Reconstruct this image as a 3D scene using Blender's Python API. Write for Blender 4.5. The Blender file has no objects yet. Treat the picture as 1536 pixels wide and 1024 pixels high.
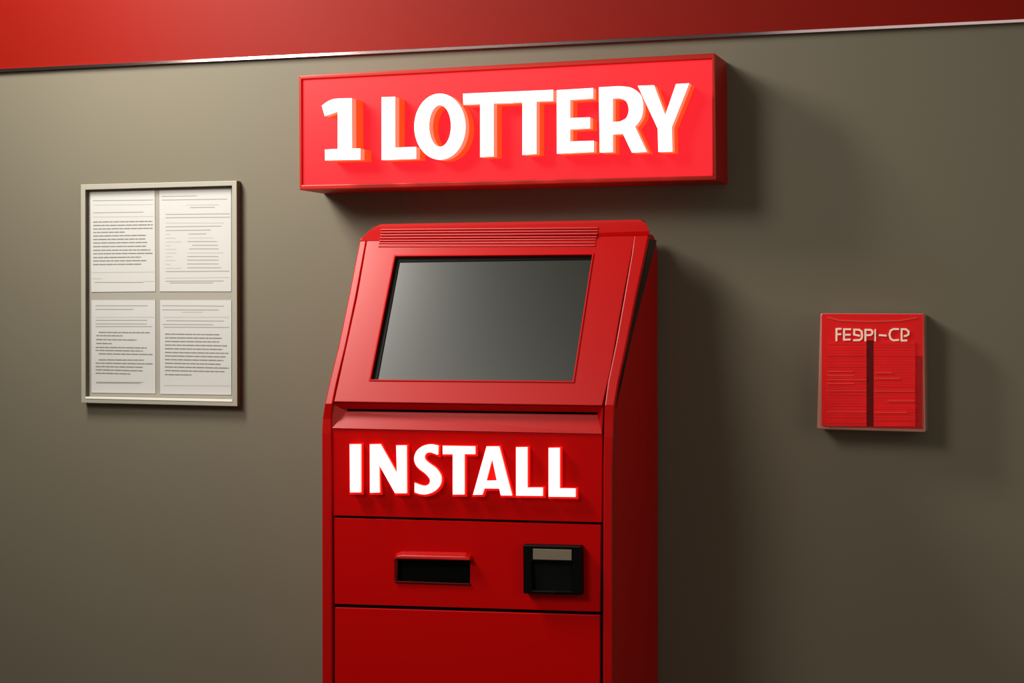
import bpy, bmesh, math, random
from mathutils import Vector
from mathutils.geometry import tessellate_polygon
random.seed(7)
S = bpy.context.scene
COL = S.collection
S.view_settings.view_transform = 'Standard'
S.view_settings.look = 'None'
S.view_settings.exposure = 0.0
S.view_settings.gamma = 1.0

# ------------------------------------------------------------------ camera
F = 2605.0            # focal length in pixels of a 1536-wide frame
HZ = 465.0            # horizon row
TH = math.atan(F / 8160.0)
ZC = 4.03             # distance from camera to wall
CH = 1.50             # camera height
CT, ST = math.cos(TH), math.sin(TH)
CAM = Vector((0, -ZC, CH))

def ray(u, v):
    r = (u - 768.0) / F
    return Vector((-ST + r * CT, CT + r * ST, (HZ - v) / F))

def P(u, v, d):
    """point standing d metres in front of the wall"""
    q = ray(u, v)
    t = (ZC - d) / q.y
    return CAM + q * t

cd = bpy.data.cameras.new('camera')
cam = bpy.data.objects.new('camera', cd)
COL.objects.link(cam)
cam.location = CAM
cam.rotation_euler = (math.pi / 2, 0, TH)
cd.sensor_width = 36.0
cd.lens = F / 1536.0 * 36.0
cd.shift_y = -(512.0 - HZ) / 1536.0
cd.clip_start = 0.05
S.camera = cam

# ------------------------------------------------------------------ materials
def lin(h):
    h = h.lstrip('#')
    o = []
    for i in (0, 2, 4):
        c = int(h[i:i + 2], 16) / 255.0
        o.append(c / 12.92 if c <= 0.04045 else ((c + 0.055) / 1.055) ** 2.4)
    return tuple(o) + (1.0,)

def mat(name, col, rough=0.5, spec=0.5, metal=0.0, emit=None, es=0.0, coat=0.0,
        coat_r=0.1, noise=0.0, nscale=40.0, bump=0.0, trans=0.0, ior=1.45):
    m = bpy.data.materials.new(name)
    m.use_nodes = True
    nt = m.node_tree
    b = nt.nodes['Principled BSDF']
    c = lin(col) if isinstance(col, str) else tuple(col) + (1.0,)
    b.inputs['Base Color'].default_value = c
    b.inputs['Roughness'].default_value = rough
    b.inputs['Specular IOR Level'].default_value = spec
    b.inputs['Metallic'].default_value = metal
    b.inputs['IOR'].default_value = ior
    b.inputs['Transmission Weight'].default_value = trans
    b.inputs['Coat Weight'].default_value = coat
    b.inputs['Coat Roughness'].default_value = coat_r
    if emit is not None:
        b.inputs['Emission Color'].default_value = lin(emit) if isinstance(emit, str) else tuple(emit) + (1.0,)
        b.inputs['Emission Strength'].default_value = es
    if noise or bump:
        tc = nt.nodes.new('ShaderNodeTexCoord')
        n = nt.nodes.new('ShaderNodeTexNoise')
        n.inputs['Scale'].default_value = nscale
        n.inputs['Detail'].default_value = 4
        nt.links.new(tc.outputs['Object'], n.inputs['Vector'])
        if noise:
            mx = nt.nodes.new('ShaderNodeMixRGB')
            mx.inputs['Color1'].default_value = tuple(x * (1 - noise) for x in c[:3]) + (1,)
            mx.inputs['Color2'].default_value = tuple(min(1, x * (1 + noise)) for x in c[:3]) + (1,)
            nt.links.new(n.outputs['Fac'], mx.inputs['Fac'])
            nt.links.new(mx.outputs['Color'], b.inputs['Base Color'])
        if bump:
            bp = nt.nodes.new('ShaderNodeBump')
            bp.inputs['Strength'].default_value = bump
            bp.inputs['Distance'].default_value = 0.002
            nt.links.new(n.outputs['Fac'], bp.inputs['Height'])
            nt.links.new(bp.outputs['Normal'], b.inputs['Normal'])
    return m

M = dict(
    wall=mat('wall_paint', (0.160, 0.141, 0.101), 0.55, 0.3, noise=0.03, nscale=3.0),
    redwall=mat('red_wall_paint', (0.215, 0.005, 0.0012), 0.42, 0.11, noise=0.03, nscale=3.0),
    floor=mat('floor_vinyl', (0.10, 0.09, 0.075), 0.5, 0.4, noise=0.1, nscale=8),
    trim=mat('trim_metal', (0.36, 0.27, 0.27), 0.14, 0.5, metal=1.0),
    red=mat('red_enamel', (0.53, 0.0008, 0.0008), 0.40, 0.12, noise=0.02, nscale=6),
    red_face=mat('red_enamel_face', (0.47, 0.0010, 0.0010), 0.28, 0.42, noise=0.02, nscale=6),
    red_side_lit=mat('red_enamel_side_lit', (0.60, 0.005, 0.004), 0.5, 0.2, noise=0.03, nscale=5),  # side copy of the enamel, base raised so the side looks lit
    seam=mat('seam_red', (0.07, 0.001, 0.001), 0.5, 0.2),
    black=mat('black_plastic', (0.0012, 0.0012, 0.001), 0.5, 0.1),
    black2=mat('black_reader_plastic', (0.002, 0.0022, 0.002), 0.4, 0.12),
    pocket=mat('reader_pocket', (0.004, 0.005, 0.004), 0.3, 0.25),
    greenish=mat('reader_lip', (0.012, 0.018, 0.014), 0.3, 0.4),
    beige=mat('reader_window', (0.20, 0.165, 0.12), 0.4, 0.5),
    gasket=mat('dark_gasket', (0.03, 0.016, 0.01), 0.45, 0.3),
    screen=mat('screen_glass', (0.010, 0.012, 0.007), 0.27, 1.0, noise=0.0),
    sign_frame=mat('sign_frame', (0.42, 0.010, 0.004), 0.30, 0.35),
    sign_box=mat('sign_housing', (0.50, 0.005, 0.003), 0.45, 0.25),
    sign_face=mat('sign_face', (0.06, 0.003, 0.003), 0.34, 0.3, emit=(1.0, 0.018, 0.030), es=0.93),
    white=mat('lit_white', (0.9, 0.9, 0.88), 0.4, 0.3, emit=(1.0, 0.98, 0.95), es=1.3),
    salmon=mat('lit_edge', (0.8, 0.1, 0.06), 0.5, 0.2, emit=(1.0, 0.24, 0.15), es=0.95),
    orange=mat('lit_edge_deep', (0.8, 0.05, 0.01), 0.5, 0.2, emit=(1.0, 0.065, 0.010), es=0.95),
    halo=mat('lit_red_edge_halo', (0.5, 0.005, 0.005), 0.5, 0.2, emit=(0.9, 0.008, 0.006), es=0.75),
    pinkedge=mat('lit_pink_edge', (0.8, 0.4, 0.3), 0.5, 0.2, emit=(1.0, 0.45, 0.36), es=0.9),
    frame=mat('board_frame', (0.34, 0.32, 0.265), 0.42, 0.5, noise=0.02, nscale=20),
    frame_in=mat('board_backing', (0.32, 0.30, 0.26), 0.6, 0.3, noise=0.02, nscale=20),
    frame_shaded=mat('board_frame_shaded', (0.13, 0.115, 0.08), 0.5, 0.3),  # frame colour darkened to paint shade on side and inner faces
    paper=mat('paper', (0.52, 0.515, 0.50), 0.8, 0.1, noise=0.015, nscale=30),
    ink1=mat('ink_dark', (0.20, 0.19, 0.18), 0.8, 0.1),
    ink2=mat('ink_mid', (0.30, 0.285, 0.27), 0.8, 0.1),
    ink3=mat('ink_pale', (0.44, 0.43, 0.41), 0.8, 0.1),
    acr=mat('clear_pink_acrylic', (0.62, 0.30, 0.23), 0.25, 0.5, trans=0.15),
    acr_red=mat('red_acrylic_glow', (0.62, 0.010, 0.010), 0.25, 0.5, emit=(0.6, 0.006, 0.008), es=0.22),  # weak emission added to brighten the box, it holds no lamp
    slat=mat('red_slat_glow', (0.65, 0.010, 0.012), 0.30, 0.5, noise=0.2, nscale=25, emit=(0.6, 0.006, 0.008), es=0.22),  # same added glow as the front, not a light source
    slat_l=mat('red_slat_edge', (0.85, 0.07, 0.05), 0.25, 0.6),
    div=mat('dark_red_divider', (0.11, 0.003, 0.003), 0.4, 0.3),
    cream=mat('cream_letter_glow', (0.90, 0.74, 0.62), 0.35, 0.5, emit=(0.9, 0.65, 0.5), es=0.15),  # slight emission added to lift the letters, they are not lit
)

# ------------------------------------------------------------------ mesh tools
def link(name, bm, mats, parent=None, bevel=0.0, smooth=False, seg=2):
    bmesh.ops.recalc_face_normals(bm, faces=bm.faces)
    me = bpy.data.meshes.new(name)
    bm.to_mesh(me); bm.free()
    if not isinstance(mats, (list, tuple)): mats = [mats]
    for m in mats: me.materials.append(m)
    if smooth:
        for p in me.polygons: p.use_smooth = True
    o = bpy.data.objects.new(name, me)
    COL.objects.link(o)
    if parent is not None:
        o.parent = parent
        o.matrix_parent_inverse.identity()
        off = world_of(parent)
        me.transform(__import__('mathutils').Matrix.Translation(-off))
    if bevel:
        b = o.modifiers.new('bevel', 'BEVEL')
        b.width = bevel; b.segments = seg; b.limit_method = 'ANGLE'; b.angle_limit = math.radians(35)
    return o

def world_of(o):
    v = Vector((0, 0, 0))
    while o is not None:
        v += o.location
        o = o.parent
    return v

def thing(name, loc, label, cat, group=None):
    o = bpy.data.objects.new(name, None)
    o.empty_display_size = 0.1
    COL.objects.link(o)
    o.location = loc
    o['label'] = label; o['category'] = cat
    if group: o['group'] = group
    return o

def prism(bm, loops, depths, mids=None, cap_back=True):
    """loops: front outline (+holes) as 3-D points; depths: list of y offsets (0 = front);
       mids: material index [front, seg0, seg1..]"""
    if mids is None: mids = [0] * (len(depths))
    rings = []
    for lp in loops:
        layers = [[bm.verts.new(p + Vector((0, dy, 0))) for p in lp] for dy in depths]
        rings.append(layers)
    flat_f = [v for layers in rings for v in layers[0]]
    flat_b = [v for layers in rings for v in layers[-1]]
    tris = tessellate_polygon([[Vector((p.x, p.z, 0)) for p in lp] for lp in loops])
    if len(loops) == 1 and len(loops[0]) <= 4:
        tris = [tuple(range(len(loops[0])))]
    for t in tris:
        try:
            f = bm.faces.new([flat_f[i] for i in t]); f.material_index = mids[0]
            if cap_back:
                f = bm.faces.new([flat_b[i] for i in reversed(t)]); f.material_index = mids[-1]
        except ValueError:
            pass
    for layers in rings:
        n = len(layers[0])
        for k in range(len(layers) - 1):
            for i in range(n):
                j = (i + 1) % n
                f = bm.faces.new([layers[k][i], layers[k][j], layers[k + 1][j], layers[k + 1][i]])
                f.material_index = mids[k + 1] if len(mids) > k + 1 else mids[-1]
    return bm

def slab(pts, d, th, bm=None):
    """pixel outline at depth d, extruded th towards the wall"""
    bm = bm or bmesh.new()
    return prism(bm, [[P(u, v, d) for u, v in pts]], [0, th])

def loft(stations, back=None, bm=None):
    """stations: list of (left point, right point); solid if back list given"""
    bm = bm or bmesh.new()
    A = [(bm.verts.new(a), bm.verts.new(b)) for a, b in stations]
    for (a, b), (c, d) in zip(A, A[1:]):
        bm.faces.new([a, b, d, c])
    if back:
        B = [(bm.verts.new(a), bm.verts.new(b)) for a, b in back]
        for (a, b), (c, d) in zip(B, B[1:]):
            bm.faces.new([b, a, c, d])
        for (a, b), (c, d), (e, f), (g, h) in zip(A, A[1:], B, B[1:]):
            bm.faces.new([a, c, g, e]); bm.faces.new([d, b, f, h])
        a, b = A[0]; e, f = B[0]; bm.faces.new([a, e, f, b])
        a, b = A[-1]; e, f = B[-1]; bm.faces.new([b, f, e, a])
    return bm

def box(bm, lo, hi, mi=0):
    r = bmesh.ops.create_cube(bm, size=1.0)
    for v in r['verts']:
        v.co = Vector([(lo[i] + hi[i]) / 2 + v.co[i] * (hi[i] - lo[i]) for i in range(3)])
    for f in {f for v in r['verts'] for f in v.link_faces}: f.material_index = mi
    return bm

# ------------------------------------------------------------------ the room
X0, X1 = -4.6, 1.9
zt = P(768, 69, 0.0).z           # height of the metal strip
bm = box(bmesh.new(), (X0, 0.0, 0.0), (X1, 0.12, zt))
o = link('wall_back', bm, M['wall']); o['kind'] = 'structure'
bm = box(bmesh.new(), (X0, -0.004, zt), (X1, 0.12, 3.2))
o = link('wall_upper', bm, M['redwall']); o['kind'] = 'structure'
bm = box(bmesh.new(), (X0, -5.5, -0.1), (X1, 0.12, 0.0))
o = link('floor', bm, M['floor']); o['kind'] = 'structure'
# half-round metal strip between grey wall and red band
bm = box(bmesh.new(), (X0, -0.012, zt - 0.0045), (X1, 0.0, zt + 0.0035))
o = link('trim_1', bm, M['trim'], bevel=0.0008); o['kind'] = 'structure'
bm = box(bmesh.new(), (X0, -0.018, 0.0), (X1, 0.0, 0.10))
o = link('baseboard_back', bm, M['gasket'], bevel=0.004); o['kind'] = 'structure'

# ------------------------------------------------------------------ letter outlines
def arc(cx, cy, rx, ry, a0, a1, n):
    return [(cx + rx * math.cos(math.radians(a0 + (a1 - a0) * i / n)),
             cy + ry * math.sin(math.radians(a0 + (a1 - a0) * i / n))) for i in range(n + 1)]

def catmull(pts, n=6):
    out = []
    for i in range(len(pts) - 1):
        p0 = pts[max(0, i - 1)]; p1 = pts[i]; p2 = pts[i + 1]; p3 = pts[min(len(pts) - 1, i + 2)]
        for k in range(n):
            t = k / n
            out.append(tuple(0.5 * ((2 * p1[j]) + (-p0[j] + p2[j]) * t + (2 * p0[j] - 5 * p1[j] + 4 * p2[j] - p3[j]) * t * t
                                    + (-p0[j] + 3 * p1[j] - 3 * p2[j] + p3[j]) * t ** 3) for j in (0, 1)))
    out.append(pts[-1])
    return out

def sc(pts, ox, oy, k):
    return [(ox + x / k, oy + y / k) for x, y in pts]

def area(p):
    return sum(a[0] * b[1] - b[0] * a[1] for a, b in zip(p, p[1:] + p[:1])) / 2

def offset(pts, w):
    """grow (w>0) an outline by w pixels, mitre clamped"""
    s = 1 if area(pts) > 0 else -1
    n = len(pts); out = []
    for i in range(n):
        a, b, c = pts[i - 1], pts[i], pts[(i + 1) % n]
        def nrm(p, q):
            dx, dy = q[0] - p[0], q[1] - p[1]; l = math.hypot(dx, dy) or 1
            return (dy / l * s, -dx / l * s)
        n1, n2 = nrm(a, b), nrm(b, c)
        mx, my = n1[0] + n2[0], n1[1] + n2[1]
        l = math.hypot(mx, my) or 1
        mx, my = mx / l, my / l
        cosv = max(0.6, mx * n1[0] + my * n1[1])
        out.append((b[0] + mx * w / cosv, b[1] + my * w / cosv))
    return out

L1 = (470, 110, 5.12); L2 = (760, 110, 5.12)
sign_letters = [
    ('1', [sc([(65, 248)] + catmull([(65, 248), (120, 210), (180, 194), (295, 190)], 4)[1:] +
              [(297, 578), (360, 576), (360, 661), (91, 667), (88, 585), (188, 580), (188, 293), (88, 328)], *L1)]),
    ('L', [sc([(524, 183), (628, 179), (628, 570), (789, 564), (789, 655), (524, 665)], *L1)]),
    ('O', [sc(arc(972, 409, 197, 254, 0, 360, 44)[:-1], *L1), sc(arc(973, 404, 84, 160, 0, 360, 36)[:-1], *L1)]),
    ('T', [sc([(1150, 156), (1537, 139), (1537, 226), (1384, 231), (1384, 636), (1281, 643), (1281, 235), (1152, 241)], *L1)]),
    ('T', [sc([(-2.8, 142), (356, 126), (356, 211), (228, 216), (228, 618), (121, 626), (121, 222), (-2.8, 227)], *L2)]),
    ('E', [sc([(384, 129), (663, 112), (663, 192), (487, 204), (487, 343), (640, 337), (640, 421), (487, 430), (487, 523),
               (668, 517), (668, 603), (386, 616)], *L2)]),
    ('R', [sc([(708, 107), (860, 98)] + catmull([(860, 98), (960, 112), (1030, 170), (1047, 250), (1035, 340), (985, 410)], 6)[1:] +
              [(1076, 602), (962, 608), (893, 464), (815, 468), (815, 604), (715, 607)], *L2),
           sc([(815, 192)] + catmull([(865, 190), (915, 212), (937, 272), (920, 340), (868, 370)], 6) + [(815, 374)], *L2)]),
    ('Y', [sc([(1007, 95), (1131, 91), (1222, 335), (1240, 240), (1300, 82), (1402, 76), (1268, 415), (1272, 600), (1165, 603),
               (1160, 420)], *L2)]),
]
# the Y notch: keep the inner vertex of the fork
sign_letters[-1] = ('Y', [sc([(1007, 95), (1131, 91), (1218, 322), (1228, 292), (1300, 82), (1402, 76), (1268, 412), (1272, 600), (1165, 603),
                              (1160, 424)], *L2)])
K1 = (510, 650, 8.084); K2 = (690, 650, 8.084)
S_out = catmull([(1190, 148), (1100, 132), (1010, 150), (935, 205), (900, 290), (915, 370), (960, 425), (1030, 480), (1080, 535), (1092, 580), (1070, 620), (1020, 635), (960, 622), (905, 600)], 5)
S_in = catmull([(905, 710), (970, 732), (1050, 735), (1140, 700), (1205, 635), (1227, 560), (1212, 490), (1160, 420), (1085, 365), (1035, 320), (1022, 280), (1045, 240), (1100, 228), (1185, 258)], 5)
install_letters = [
    ('I', [sc([(118, 132), (250, 130), (250, 712), (122, 712)], *K1)]),
    ('N', [sc([(362, 132), (488, 130), (690, 488), (682, 146), (803, 144), (806, 722), (668, 722), (470, 372), (478, 714), (364, 716)], *K1)]),
    ('S', [sc(S_out + S_in, *K1)]),
    ('T', [sc([(1246, 150), (1635, 156), (1635, 250), (1505, 248), (1505, 738), (1368, 738), (1368, 250), (1246, 250)], *K1)]),
    ('A', [sc([(322, 158), (472, 158), (628, 750), (495, 748), (476, 666), (292, 664), (268, 740), (158, 742)], *K2),
           sc([(388, 300), (447, 570), (316, 572)], *K2)]),
    ('L', [sc([(680, 168), (814, 166), (814, 656), (1000, 656), (1000, 755), (680, 752)], *K2)]),
    ('L', [sc([(1075, 176), (1206, 174), (1206, 664), (1398, 668), (1398, 768), (1075, 764)], *K2)]),
]

# ------------------------------------------------------------------ illuminated sign
DS = 0.15
q = P(760, 190, 0)
sign = thing('illuminated_sign', (q.x, 0, q.z),
             'red lightbox sign with glowing white raised lettering, on the wall above the kiosk', 'sign')
so = [(448, 113.3), (1072.5, 79.5), (1074, 270), (449, 285)]
bm = slab(so, DS - 0.006, DS - 0.006)
link('housing', bm, M['sign_box'], sign, bevel=0.003)
si = [(452.3, 119.3), (1067.5, 88.5), (1068.5, 263.2), (453, 277.3)]
bm = bmesh.new()
prism(bm, [[P(u, v, DS + 0.006) for u, v in so], [P(u, v, DS + 0.006) for u, v in si]], [0, 0.012])
link('frame', bm, M['sign_frame'], sign, bevel=0.0025)
bm = slab(offset(si, 0.8), DS - 0.001, 0.005)
face = link('sign_face', bm, M['sign_face'], sign)
for ch, loops in sign_letters:
    bm = bmesh.new()
    dl = 0.068 if ch == '1' else 0.061
    prism(bm, [[P(u, v, DS + dl) for u, v in lp] for lp in loops], [0, 0.026, dl + 0.001], [0, 1, 2])
    o = link('letter', bm, [M['white'], M['salmon'], M['orange']], face)
    o['label'] = 'glowing white raised character %s' % ch

# ------------------------------------------------------------------ kiosk
D = 0.44
q = P(700, 606, D)
ZB = q.z
zt_face = P(750, 345, 0.225).z
KT = (D - 0.225) / (zt_face - ZB)
NT = Vector((0, -1, 0)) * 1.0 + Vector((0, 0, KT)); NT.normalize()   # outward normal of the tilted face

def T(u, v, out=0.0):
    """point on the tilted screen face, pushed out along its normal"""
    rr = ray(u, v)
    # y = -D + KT*(z-ZB)
    t = (-D - KT * ZB + KT * CAM.z - CAM.y) / (rr.y - KT * rr.z)
    return CAM + rr * t + NT * out

kiosk = thing('ticket_kiosk', ((P(483, 700, D).x + P(918, 700, D).x) / 2, -D / 2, 0),
              'tall red self-service kiosk with tilted grey screen and glowing INSTALL lettering under the sign', 'kiosk')
xL = P(484, 760, D).x; xR = P(918.5, 760, D).x

# main cabinet: side profile swept across the width, rounded at the top rear
zbk = P(992, 372, 0.0).z
prof = [(-0.008, 0.0), (-(D - 0.035), 0.0), (-(D - 0.035), ZB - 0.03)]
def tz(y): return ZB + (y + D) / KT
for y in (-(D - 0.07), -0.33, -0.28):
    prof.append((y + 0.03, tz(y) - 0.0))
ztop = P(980, 351, 0.07).z
prof += [(-0.20, ztop - 0.01), (-0.17, ztop), (-0.065, ztop)]
for a in range(15, 91, 15):
    prof.append((-0.065 + 0.057 * math.sin(math.radians(a)), ztop - 0.05 + 0.05 * math.cos(math.radians(a))))
bm = bmesh.new()
rl = [bm.verts.new((xL + 0.004, y, z)) for y, z in prof]
rr_ = [bm.verts.new((xR, y, z)) for y, z in prof]
bm.faces.new(rl); bm.faces.new(list(reversed(rr_)))
n = len(prof)
for i in range(n):
    j = (i + 1) % n
    bm.faces.new([rl[i], rl[j], rr_[j], rr_[i]])
link('cabinet', bm, M['red_side_lit'], kiosk, bevel=0.004)

# black backing seen through the seams
VB = 1500
def slabz(u0, u1, vtopL, vtopR, z0, d, th):
    a = P(u0, vtopL, d); b = P(u1, vtopR, d)
    bm = bmesh.new()
    prism(bm, [[a, b, Vector((b.x, b.y, z0)), Vector((a.x, a.y, z0))]], [0, th])
    return bm
link('seam_backing', slabz(494, 908, 765, 775, 0.06, D - 0.012, 0.02), M['black'], kiosk)
# plinth
bm = box(bmesh.new(), (xL + 0.02, -D + 0.02, 0.0), (xR - 0.02, -D + 0.05, 0.075))
link('plinth', bm, M['black'], kiosk, bevel=0.003)

# rims, one on each edge: straight below, following the tilt above
def rim(side):
    st, bk = [], []
    if side == 'L':
        low = [(483.2, 498.6, None), (482.6, 497.8, 700), (482.4, 497.3, 650), (483.4, 497.3, 628)]
        up = [(487.5, 499.6, 606), (494.6, 506.2, 574), (508.7, 520.0, 517), (522.7, 534.2, 449), (536.6, 547.4, 378), (541.0, 551.2, 357)]
    else:
        low = [(903.6, 918.5, None), (904.5, 919, 700), (905.5, 920.3, 655), (906, 921, 632)]
        up = [(907.3, 922.3, 608), (912.0, 928.0, 574), (924.2, 940.5, 515), (936.0, 953.7, 449), (948.0, 968.2, 380), (951.6, 974.4, 350.5)]
    dd = [D + 0.004, D + 0.004, D + 0.004, D + 0.002]
    for (a, b, v), d in zip(low, dd):
        if v is None:
            p, q_ = P(a, 760, d), P(b, 760, d); p.z = q_.z = 0.012
        else:
            p, q_ = P(a, v, d), P(b, v, d)
        st.append((p, q_)); bk.append((p + Vector((0, 0.03, 0)), q_ + Vector((0, 0.03, 0))))
    for a, b, v in up:
        p, q_ = T(a, v, 0.003), T(b, v, 0.003)
        st.append((p, q_)); bk.append((p - NT * 0.014, q_ - NT * 0.014))
    bm = loft(st, bk)
    return link('side_rim', bm, M['red_face'], kiosk, bevel=0.003)
rim('L'); rim('R')
# left and right cheeks behind the rims (close the box below the bend)
bm = box(bmesh.new(), (xL + 0.001, -D + 0.02, 0.02), (xL + 0.010, -0.012, ZB - 0.02))
link('side_panel', bm, M['red_side_lit'], kiosk)
bm = box(bmesh.new(), (xR - 0.008, -D + 0.02, 0.02), (xR + 0.001, -0.012, ZB - 0.02))
link('side_panel', bm, M['red_side_lit'], kiosk)

# dark edge of the overhanging screen head on the right
th = [0.003, 0.004, 0.016, 0.036, 0.058, 0.066]
edge = [(922.3, 608), (930.0, 574), (940.9, 515), (954.2, 449), (968.8, 380), (973.9, 355)]
st = [(T(u - 14, v, -0.010), T(u, v, -0.010)) for u, v in edge]
bk = [(a + Vector((0, t, 0)), b + Vector((0, t, 0))) for (a, b), t in zip(st, th)]
link('head_edge', loft(st, bk), M['gasket'], kiosk)['label'] = 'dark grey-brown edge of the tilted screen head'

# tilted screen housing with its opening
ho = [(501.5, 603), (903.8, 608.8), (916, 556), (934.5, 450), (950.5, 366), (953.6, 350), (551.6, 357), (536, 446), (522.5, 508)]
hi = [(593.5, 385.5), (889.5, 382.8), (860.2, 573.0), (556.5, 570.5)]
bm = bmesh.new()
def tprism(bm, loops, outs, mids=None):
    mids = mids or [0] * len(outs)
    R = [[[bm.verts.new(T(u, v, 0) + NT * o_) for u, v in lp] for o_ in outs] for lp in loops]
    tris = tessellate_polygon([[Vector((u, -v, 0)) for u, v in lp] for lp in loops])
    ff = [v for l in R for v in l[0]]; fb = [v for l in R for v in l[-1]]
    for t in tris:
        f = bm.faces.new([ff[i] for i in t]); f.material_index = mids[0]
        f = bm.faces.new([fb[i] for i in reversed(t)]); f.material_index = mids[-1]
    for l in R:
        m_ = len(l[0])
        for k in range(len(l) - 1):
            for i in range(m_):
                j = (i + 1) % m_
                f = bm.faces.new([l[k][i], l[k][j], l[k + 1][j], l[k + 1][i]]); f.material_index = mids[k + 1]
    return bm
tprism(bm, [ho, hi], [0.003, -0.012])
housing = link('screen_housing', bm, M['red_face'], kiosk, bevel=0.0015)
# thin raised lip round the opening
hl = [(591.8, 383.6), (891.8, 380.9), (862.2, 575.2), (553.8, 572.4)]
bm = tprism(bmesh.new(), [hl, offset(hi, -0.4)], [0.0052, 0.0])
link('opening_lip', bm, M['red'], housing, bevel=0.001)
# black border and the screen
sb = [(597.8, 391.0), (886.6, 387.2), (858.6, 570.8), (564.8, 568.4)]
bm = tprism(bmesh.new(), [offset(hi, 3), sb], [-0.004, -0.010])
link('screen_border', bm, M['black'], housing)
bm = tprism(bmesh.new(), [offset(sb, 1.5)], [-0.0065, -0.011])
link('screen', bm, M['screen'], housing)
# backing behind seams of the tilted part
bm = tprism(bmesh.new(), [[(492, 600), (912, 606), (958, 362), (546, 369)]], [-0.011, -0.016])
link('seam_backing', bm, M['seam'], kiosk)

# rounded hood over the top of the screen head
lp = [(540.0, 363, 0), (545.0, 354.5, 1), (552.4, 346.8, 2), (561, 340.4, 3), (571, 336.2, 4)]
rp = [(974.0, 354.5), (974.6, 346.5), (972, 339.5), (967.0, 333.0), (960, 329.2)]
yt = [T(a[0], a[1], 0).y for a in lp]
y0 = yt[0]
dys = [0.0, 0.001, 0.002, 0.003, 0.004]
st = []
for k, (a, b) in enumerate(zip(lp, rp)):
    pa = T(a[0], a[1], 0.0035) if k == 0 else P(a[0], a[1], -(y0 - 0.003 + dys[k] + 0.0))
    pb = T(b[0], b[1], 0.0035) if k == 0 else P(b[0], b[1], -(y0 - 0.003 + dys[k]))
    st.append((pa, pb))
a, b = st[-1]
st.append((a + Vector((0.0, 0.05, -0.001)), b + Vector((0.0, 0.05, -0.001))))
bk = []
for k, (a, b) in enumerate(st):
    dz = -0.012 * min(k, 3) / 3 - 0.004
    bk.append((a + Vector((0.012, 0.016, dz)), b + Vector((-0.012, 0.016, dz))))
# mid columns are not needed: the hood is straight across its width
hood = link('top_hood', loft(st, bk), M['red'], kiosk, bevel=0.001)

# louvre ridges below the hood
vent = bmesh.new()
rows = [(344.5, 342.0, 0.88), (348.5, 346.2, 0.9), (352.6, 350.8, 0.93), (356.8, 355.4, 0.97), (361.0, 360.0, 1.0), (365.6, 364.6, 1.0), (370.4, 369.4, 1.0)]
for vl, vr, fr in rows:
    ul, ur = 568.5 + (373 - vl) * 0.12, 893.5 + (370 - vl) * 0.15
    base = T(700, (vl + vr) / 2, 0.0)
    def onface(u, v):
        vb = 363 - 8.5 * (u - 540) / 434.0
        if v > vb: return T(u, v, 0.003)
        return P(u, v, -(y0 - 0.003 + 0.004 * (vb - v) / 27.0))
    A = onface(ul, vl); B = onface(ur, vr)
    r = 0.0026
    rg = []
    for c_ in (A, B):
        rg.append([vent.verts.new(c_ + NT * (r * math.sin(math.pi * i / 6)) + Vector((0, KT, 1)).normalized() * (r * math.cos(math.pi * i / 6))) for i in range(7)])
    for i in range(6):
        vent.faces.new([rg[0][i], rg[0][i + 1], rg[1][i + 1], rg[1][i]])
    vent.faces.new(rg[0]); vent.faces.new(rg[1]); vent.faces.new([rg[0][0], rg[1][0], rg[1][6], rg[0][6]])
link('vent_louvre', vent, M['red_face'], kiosk)

# receipt slot and sloping ledge under the screen
DLD = D - 0.022
bm = bmesh.new()
def V(p): return bm.verts.new(p)
A = V(P(521, 617.2, DLD)); B = V(P(897.5, 622.2, DLD)); C = V(P(903.6, 651.2, D)); E = V(P(498.4, 642.3, D))
A2 = V(P(521, 611.0, DLD)); B2 = V(P(896.5, 616.5, DLD))
G = V(P(498.8, 606.0, D - 0.004)); H = V(P(905, 611.5, D - 0.004))
bm.faces.new([A, B, C, E]); bm.faces.new([G, A2, A, E]); bm.faces.new([B2, H, C, B]); 
ledge = link('receipt_ledge', bm, M['red_face'], kiosk)
so_ = ledge.modifiers.new('solid', 'SOLIDIFY'); so_.thickness = 0.003; so_.offset = -1
bm = loft([(P(497, 612.6, D - 0.012), P(906, 618.4, D - 0.012)), (T(498, 603.4, -0.001), T(906, 609.2, -0.001))],
          [(P(497, 612.6, D - 0.04), P(906, 618.4, D - 0.04)), (T(498, 603.4, -0.02), T(906, 609.2, -0.02))])
link('slot_lip', bm, M['red'], kiosk, bevel=0.001)
bm = slab([(520.2, 612.4), (896.2, 618.2), (896.2, 622.4), (520.2, 617.4)], D - 0.020, 0.01)
link('receipt_slot', bm, M['black'], kiosk)['label'] = 'thin black slot across the front under the screen'

# panel with the lit word
bm = slab([(498.4, 642.3), (903.6, 651.2), (902.5, 783.4), (499.6, 773.0)], D, 0.014)
panel = link('letter_panel', bm, M['red'], kiosk, bevel=0.0012)
for ch, loops in install_letters:
    bm = bmesh.new()
    prism(bm, [[P(u, v, D + 0.016) for u, v in lp] for lp in loops], [0, 0.006, 0.0155], [0, 1, 2])
    big = [offset(loops[0], 2.6)]
    prism(bm, [[P(u + 1.8, v + 0.8, D + 0.0018) for u, v in lp] for lp in big], [0, 0.0015], [2, 2])  # emissive offset plate paints the letter's red glow on the panel
    o = link('letter', bm, [M['white'], M['pinkedge'], M['halo']], panel)
    o['label'] = 'glowing white raised letter %s with red edge and painted halo' % ch

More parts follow.
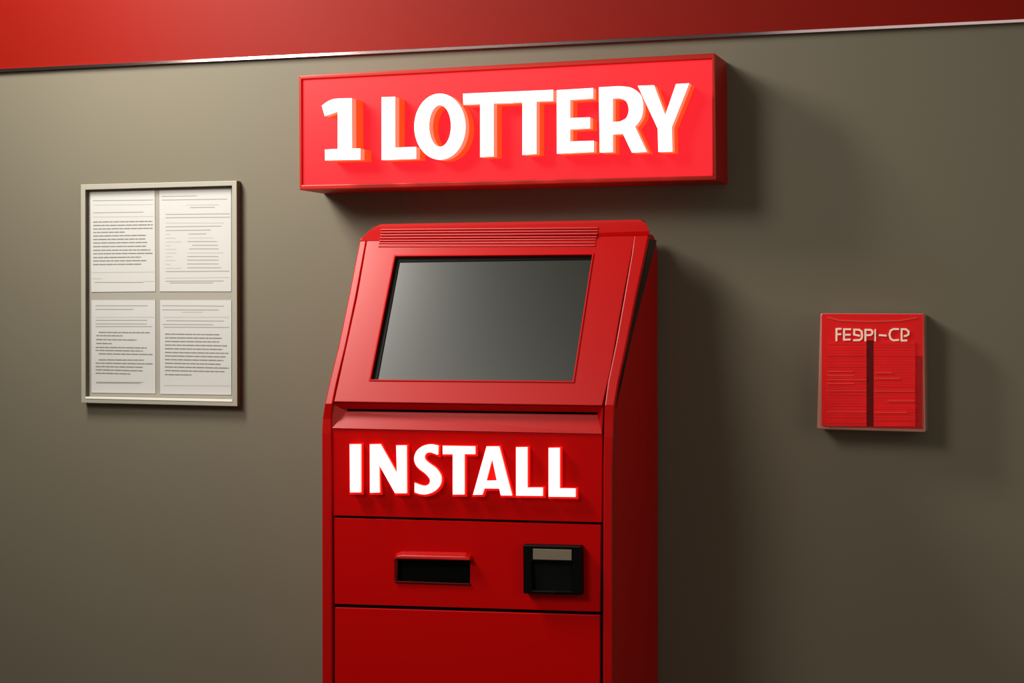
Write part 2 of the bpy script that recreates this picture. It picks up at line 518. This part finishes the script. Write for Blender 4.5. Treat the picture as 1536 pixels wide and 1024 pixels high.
# upper front panel with its finger slot and the card reader
dp = [(500.8, 776.6), (901.0, 787.0), (899.8, 917.4), (501.6, 905.6)]
hs = [(592.0, 835.0), (705.0, 838.0), (705.0, 875.6), (592.0, 871.6)]
bm = bmesh.new()
prism(bm, [[P(u, v, D) for u, v in dp], [P(u, v, D) for u, v in hs]], [0, 0.010])
drawer = link('front_panel', bm, M['red'], kiosk, bevel=0.0012)
bm = bmesh.new()     # recess: a five-sided dark tray behind the opening
fr_ = [P(u, v, D - 0.001) for u, v in offset(hs, 0.5)]
b_ = [p + Vector((0, 0.010, 0)) for p in fr_]
vf = [bm.verts.new(p) for p in fr_]; vb = [bm.verts.new(p) for p in b_]
bm.faces.new(vb)
for i in range(4):
    bm.faces.new([vf[i], vf[(i + 1) % 4], vb[(i + 1) % 4], vb[i]])
handle = link('handle_recess', bm, M['black2'], drawer)
bm = bmesh.new()     # hood above the recess
outl = [P(590.5, 836.5, D), P(593.5, 829.5, D), P(602, 826.0, D), P(699, 827.6, D), P(708, 832.0, D), P(708.5, 839.6, D)]
frl = [P(591.6, 838.0, D + 0.016), P(594.2, 834.0, D + 0.016), P(602, 832.2, D + 0.014), P(698, 834.6, D + 0.014), P(704.4, 837.0, D + 0.016), P(705.4, 840.4, D + 0.016)]
va = [bm.verts.new(p + Vector((0, 0.002, 0))) for p in outl]; vc = [bm.verts.new(p) for p in frl]
for i in range(5): bm.faces.new([va[i], va[i + 1], vc[i + 1], vc[i]])
bm.faces.new(vc); bm.faces.new([va[0], vc[0], vc[5], va[5]]); bm.faces.new(list(reversed(va)))
link('handle_hood', bm, M['red_face'], drawer, bevel=0.0015)
bm = slab([(592, 871.2), (705, 875.0), (705, 877.6), (592, 873.6)], D + 0.004, 0.005)
link('handle_lip', bm, M['seam'], drawer, bevel=0.001)
bm = slab([(591.5, 838), (597.0, 838), (595.5, 872), (591.5, 872)], D + 0.003, 0.006)
link('handle_cheek', bm, M['seam'], drawer, bevel=0.001)

ro = [(784.2, 816.6), (871.6, 818.6), (872.6, 892.4), (784.6, 890.0)]
ri = [(797.0, 842.5), (858.5, 844.2), (857.0, 886.8), (798.5, 885.2)]
bm = bmesh.new()
prism(bm, [[P(u, v, D + 0.022) for u, v in ro], [P(u, v, D + 0.022) for u, v in ri]], [0, 0.0215])
reader = link('card_reader', bm, M['black2'], drawer, bevel=0.0025)
reader['label'] = 'black card reader block with a beige window'
bm = slab([(797, 842.5), (858.5, 844.2), (857, 886.8), (798.5, 885.2)], D + 0.010, 0.009)
link('reader_pocket', bm, M['pocket'], drawer)
bm = slab([(799.4, 822.8), (857.4, 824.4), (857.2, 840.2), (799.4, 838.8)], D + 0.0235, 0.003)
link('reader_window', bm, M['beige'], drawer, bevel=0.0006)['label'] = 'beige window of the black card reader'
bm = slab([(800.0, 885.6), (833, 886.6), (833, 888.4), (800.0, 887.4)], D + 0.0235, 0.003)
link('reader_lip', bm, M['greenish'], drawer)

# lower front panel
bm = slabz(502.0, 899.6, 910.6, 922.4, 0.085, D, 0.010)
link('front_panel', bm, M['red'], kiosk, bevel=0.0012)

# ------------------------------------------------------------------ notice board and its four sheets
DB = 0.023
q = P(240, 440, 0)
board = thing('notice_board', (q.x, 0, q.z), 'shallow grey metal framed notice board on the wall left of the kiosk', 'notice board')
bo = [(121, 276.4), (355, 270.8), (356, 609.3), (121.8, 604)]
bi = [(128.0, 284.6), (347.8, 278.4), (348.4, 600.6), (128.4, 595.6)]
bm = bmesh.new()
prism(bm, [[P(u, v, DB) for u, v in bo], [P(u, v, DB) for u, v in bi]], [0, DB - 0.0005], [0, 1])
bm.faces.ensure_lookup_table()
fr = link('frame', bm, [M['frame'], M['frame_shaded']], board, bevel=0.0012)
bm = slab(offset(bi, 2), 0.008, 0.007)
link('backing', bm, M['frame_in'], board)
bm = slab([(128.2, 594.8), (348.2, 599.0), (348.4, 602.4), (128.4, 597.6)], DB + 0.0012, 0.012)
link('bottom_ledge_highlight', bm, mat('ledge_highlight', (0.85, 0.82, 0.72), 0.4, 0.4), board)['label'] = 'pale strip painted as light caught on the bottom of the frame'  # highlight on the inner ledge put in as pale colour

Z1 = (110, 260, 5.388); Z2 = (110, 430, 5.388)
H_, M_, L_ = 0, 1, 2
tl = [(155, 645, 220, 214, 1), (160, 640, 255, 250, 2), (158, 565, 318, 312, 1), (160, 645, 352, 346, 2)]
tl += [(160, b, c, d, 0) for b, c, d in ((640, 393, 387), (642, 421, 415), (640, 449, 443), (415, 477, 474), (590, 506, 500), (583, 534, 529), (597, 562, 557),
        (588, 591, 588), (622, 621, 618), (640, 649, 645), (547, 680, 676), (590, 707, 704), (547, 736, 733))]
tl += [(150, 655, 800, 795, 2), (150, 230, 850, 849, 2), (170, 565, 880, 880, 1), (565, 655, 873, 870, 2)]
tr = [(712, 998, 186, 181, 1), (712, 1243, 215, 207, 1), (915, 1172, 255, 252, 2), (945, 1143, 276, 273, 1), (745, 1265, 331, 326, 1), (745, 1270, 358, 353, 1),
      (745, 1215, 400, 400, 2), (745, 1195, 431, 425, 1), (745, 1110, 461, 457, 1), (745, 785, 492, 491, 2), (930, 1075, 489, 488, 1), (745, 825, 522, 522, 2),
      (930, 1130, 521, 520, 2), (745, 875, 553, 552, 2), (920, 1160, 550, 550, 1), (745, 785, 583, 583, 2), (960, 1170, 580, 580, 1), (745, 830, 612, 612, 2),
      (935, 1175, 609, 609, 1), (745, 830, 643, 643, 2), (920, 1215, 641, 641, 2), (745, 800, 672, 672, 2), (920, 1172, 671, 671, 1), (745, 825, 702, 702, 2),
      (920, 1172, 700, 700, 1), (745, 785, 733, 733, 2), (920, 1172, 731, 731, 1), (745, 870, 766, 766, 2), (920, 1190, 762, 762, 1), (745, 1262, 793, 789, 1),
      (745, 1262, 845, 840, 2), (745, 1215, 870, 868, 1), (780, 1130, 884, 884, 1)]
bl = [(180, 600, 153, 153, 1), (180, 485, 182, 182, 1), (180, 655, 245, 245, 2), (180, 595, 270, 270, 1), (180, 595, 299, 300, 1), (180, 637, 321, 321, 1)]
bl += [(a, b, c, d, 0) for a, b, c, d in ((205, 622, 368, 371), (185, 398, 394, 396), (185, 510, 426, 430), (185, 312, 457, 459), (180, 593, 489, 494), (180, 563, 513, 519),
        (205, 640, 541, 547), (205, 570, 590, 592), (180, 640, 616, 623), (180, 565, 644, 650), (180, 560, 670, 679), (180, 460, 697, 704))]
bl += [(185, 565, 770, 772, 1), (185, 540, 777, 779, 1)]
br = [(715, 1217, 152, 156, 1), (715, 1175, 186, 187, 1), (875, 1045, 204, 204, 2), (730, 1255, 245, 245, 2), (750, 1217, 273, 276, 1), (720, 1130, 303, 306, 1), (730, 1258, 326, 328, 1)]
br += [(740, b, c, d, 0) for b, c, d in ((1180, 382, 387), (1203, 412, 416), (1180, 441, 445), (1245, 470, 477), (1207, 500, 506), (1253, 530, 537), (1230, 558, 566),
        (1213, 588, 595), (1190, 617, 626), (1257, 647, 657), (1222, 676, 686), (955, 709, 712))]
br += [(730, 1270, 797, 800, 2)]
sheets = [
    ([(135.6, 287.8), (232.2, 285.6), (233, 437.0), (136.8, 437.8)], tl, Z1, 'upper left white printed sheet in the grey board, dark dense paragraph in its middle'),
    ([(239.2, 285.4), (346.6, 284), (346.8, 437), (239.6, 437)], tr, Z1, 'upper right white printed sheet in the grey board, faint print in two columns'),
    ([(137.2, 450), (233, 450), (233.2, 590), (137.3, 588.7)], bl, Z2, 'lower left white printed sheet in the grey board, short paragraphs of uneven lines'),
    ([(240.2, 450), (347, 450), (347, 592), (240.2, 590.5)], br, Z2, 'lower right white printed sheet in the grey board, one large dark block of text'),
]
for outl, lines, zz, lab in sheets:
    c = P(sum(p[0] for p in outl) / 4, sum(p[1] for p in outl) / 4, 0.008)
    bm = slab(outl, 0.0095, 0.0012)
    for x0, x1, ya, yb, w in lines:
        h = (4.2, 2.8, 2.8)[w]
        segs = []
        x = x0
        if w == 0:
            while x < x1:
                e = min(x1, x + random.uniform(22, 70)); segs.append((x, e)); x = e + 4.5
        else:
            segs = [(x0, x1)]
        for a, b in segs:
            fa = (a - x0) / (x1 - x0); fb = (b - x0) / (x1 - x0)
            y1_, y2_ = ya + (yb - ya) * fa, ya + (yb - ya) * fb
            quad = sc([(a, y1_ - h), (b, y2_ - h), (b, y2_ + h), (a, y1_ + h)], *zz)
            vs = [bm.verts.new(P(u, v, 0.0098)) for u, v in quad]
            f = bm.faces.new(vs); f.material_index = 1 + w
    o = link('printed_sheet', bm, [M['paper'], M['ink1'], M['ink2'], M['ink3']])
    o.data.transform(__import__('mathutils').Matrix.Translation(-c)); o.location = c
    o['label'] = lab; o['category'] = 'paper'; o['group'] = 'printed sheets in the notice board'

# ------------------------------------------------------------------ red acrylic wall box
DR = 0.075
q = P(1308, 560, 0)
rb = thing('wall_box', (q.x, 0, q.z), 'small red acrylic box with slatted front and pale lettering, on the right wall', 'box')
ao = [(1230.4, 469.6), (1386.4, 470.2), (1388.6, 648.4), (1224.8, 643.6)]
link('acrylic_shell', slab(ao, DR - 0.006, DR - 0.0065), M['acr'], rb, bevel=0.004)['label'] = 'clear pinkish acrylic shell'
pf = [(1232.2, 470.4), (1385.6, 471.0), (1384.2, 642.4), (1232.2, 638.8)]
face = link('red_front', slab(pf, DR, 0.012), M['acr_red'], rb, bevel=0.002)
W4 = (1200, 440, 4.2667)
def slats(x0, x1, y0_, y1_, bright):
    bm = bmesh.new()
    n_ = 30
    for i in range(n_):
        ya = y0_ + (y1_ - y0_) * i / n_; yb = y0_ + (y1_ - y0_) * (i + 1) / n_
        dd = DR + 0.0022 + random.uniform(0, 0.0022)
        q4 = sc([(x0, ya), (x1, ya), (x1, yb - 2.0), (x0, yb - 2.0)], *W4)
        fs = len(bm.faces)
        slab(q4, dd, 0.0035, bm)
    for y, xa, xb in bright:
        slab(sc([(xa, y - 2), (xb, y - 2), (xb, y + 3), (xa, y + 3)], *W4), DR + 0.0052, 0.003, bm)
        bm.faces.ensure_lookup_table()
        for f in bm.faces[-6:]: f.material_index = 1
    return bm
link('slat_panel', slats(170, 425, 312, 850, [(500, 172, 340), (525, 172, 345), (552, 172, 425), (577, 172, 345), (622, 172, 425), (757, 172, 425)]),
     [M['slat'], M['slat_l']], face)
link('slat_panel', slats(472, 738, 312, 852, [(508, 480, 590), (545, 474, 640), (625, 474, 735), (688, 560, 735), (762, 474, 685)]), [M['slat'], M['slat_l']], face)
link('divider', slab(sc([(428, 300), (470, 300), (470, 850), (428, 850)], *W4), DR + 0.002, 0.003), M['div'], face)
link('side_strip', slab(sc([(742, 400), (784, 400), (782, 860), (742, 855)], *W4), DR + 0.0015, 0.002),
     mat('deep_red_strip', (0.42, 0.006, 0.006), 0.35, 0.4), face)
link('top_lip', slab(sc([(172, 148), (250, 168), (440, 176), (640, 170), (750, 152), (750, 158), (640, 178), (440, 184), (250, 177), (172, 155)], *W4), DR + 0.002, 0.0025),
     M['slat_l'], face)

def stroke(bm, pts, w, d, th):
    n_ = len(pts); L, R = [], []
    for i in range(n_):
        a = pts[max(0, i - 1)]; b = pts[min(n_ - 1, i + 1)]; p = pts[i]
        def un(p_, q_):
            l = math.hypot(q_[0] - p_[0], q_[1] - p_[1]) or 1
            return ((q_[0] - p_[0]) / l, (q_[1] - p_[1]) / l)
        t1 = un(a, p) if i > 0 else un(p, b); t2 = un(p, b) if i < n_ - 1 else t1
        mx, my = t1[0] + t2[0], t1[1] + t2[1]; l = math.hypot(mx, my) or 1
        nx, ny = -my / l, mx / l
        k = w / 2 / max(0.6, abs(nx * -t1[1] + ny * t1[0]))
        L.append((p[0] + nx * k, p[1] + ny * k)); R.append((p[0] - nx * k, p[1] - ny * k))
    W5 = (1240, 480, 10.971)
    for i in range(n_ - 1):
        slab(sc([L[i], L[i + 1], R[i + 1], R[i]], *W5), d, th, bm)
glyphs = [
    ('F', [[(160, 345), (160, 145), (242, 142)], [(160, 232), (236, 232)]]),
    ('E', [[(400, 150), (284, 150), (284, 322), (392, 318)], [(284, 240), (392, 240)]]),
    ('9', [[(436, 155), (535, 158), (572, 185), (582, 250), (572, 305), (535, 330), (436, 330)], [(452, 160), (452, 238), (545, 258)]]),
    ('P', [[(636, 348), (636, 158), (725, 160), (752, 185), (748, 222), (720, 246), (640, 248)]]),
    ('I', [[(798, 348), (798, 148)]]),
    ('-', [[(858, 246), (985, 256)]]),
    ('C', [[(1188, 148), (1100, 146), (1052, 170), (1032, 235), (1050, 305), (1095, 332), (1188, 326)]]),
    ('P', [[(1325, 334), (1232, 336), (1232, 148), (1305, 150), (1348, 185), (1345, 235), (1310, 258), (1268, 262)]]),
]
for ch, strokes in glyphs:
    bm = bmesh.new()
    for s in strokes: stroke(bm, s, 29 if ch != 'I' else 22, DR + 0.0045, 0.005)
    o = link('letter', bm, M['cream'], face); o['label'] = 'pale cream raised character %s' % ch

# ------------------------------------------------------------------ light
def aim(o, tgt):
    d = Vector(tgt) - o.location
    o.rotation_euler = d.to_track_quat('-Z', 'Y').to_euler()

def spot(name, loc, tgt, e, ang, blend, size, col=(1, 0.93, 0.8)):
    l = bpy.data.lights.new(name, 'SPOT'); l.energy = e; l.spot_size = math.radians(ang); l.spot_blend = blend
    l.shadow_soft_size = size; l.color = col
    o = bpy.data.objects.new(name, l); COL.objects.link(o); o.location = loc; aim(o, tgt); return o

def area_l(name, loc, tgt, e, sx, sy, col=(1, 0.93, 0.8)):
    l = bpy.data.lights.new(name, 'AREA'); l.energy = e; l.shape = 'RECTANGLE'; l.size = sx; l.size_y = sy; l.color = col
    o = bpy.data.objects.new(name, l); COL.objects.link(o); o.location = loc; aim(o, tgt); return o

spot('key_spot', (-2.9, -3.6, 3.7), (-1.3, 0.0, 1.78), 385, 50, 1.0, 0.8, (1, 0.94, 0.84))
spot('wall_washer', (-2.72, -1.6, 2.6), (-2.0, 0.0, 1.99), 72, 52, 1.0, 0.3, (1, 0.94, 0.84))
area_l('ceiling_panel', (-2.72, -1.08, 3.1), (-1.95, -0.35, 1.5), 58, 0.4, 0.8, (1, 0.96, 0.88))
area_l('right_fill', (1.3, -2.2, 1.7), (-0.6, 0.0, 1.3), 11, 1.2, 1.6, (1, 0.86, 0.68))

area_l('trim_glint_fill', (-0.55, -4.3, 2.95), (-0.5, 0.0, 1.9), 4, 1.5, 0.4, (1, 0.92, 0.88))  # added unseen panel, gives the metal strip something bright to reflect

w = bpy.data.worlds.new('world'); S.world = w; w.use_nodes = True
w.node_tree.nodes['Background'].inputs['Color'].default_value = (0.9, 0.85, 0.72, 1)
w.node_tree.nodes['Background'].inputs['Strength'].default_value = 0.10
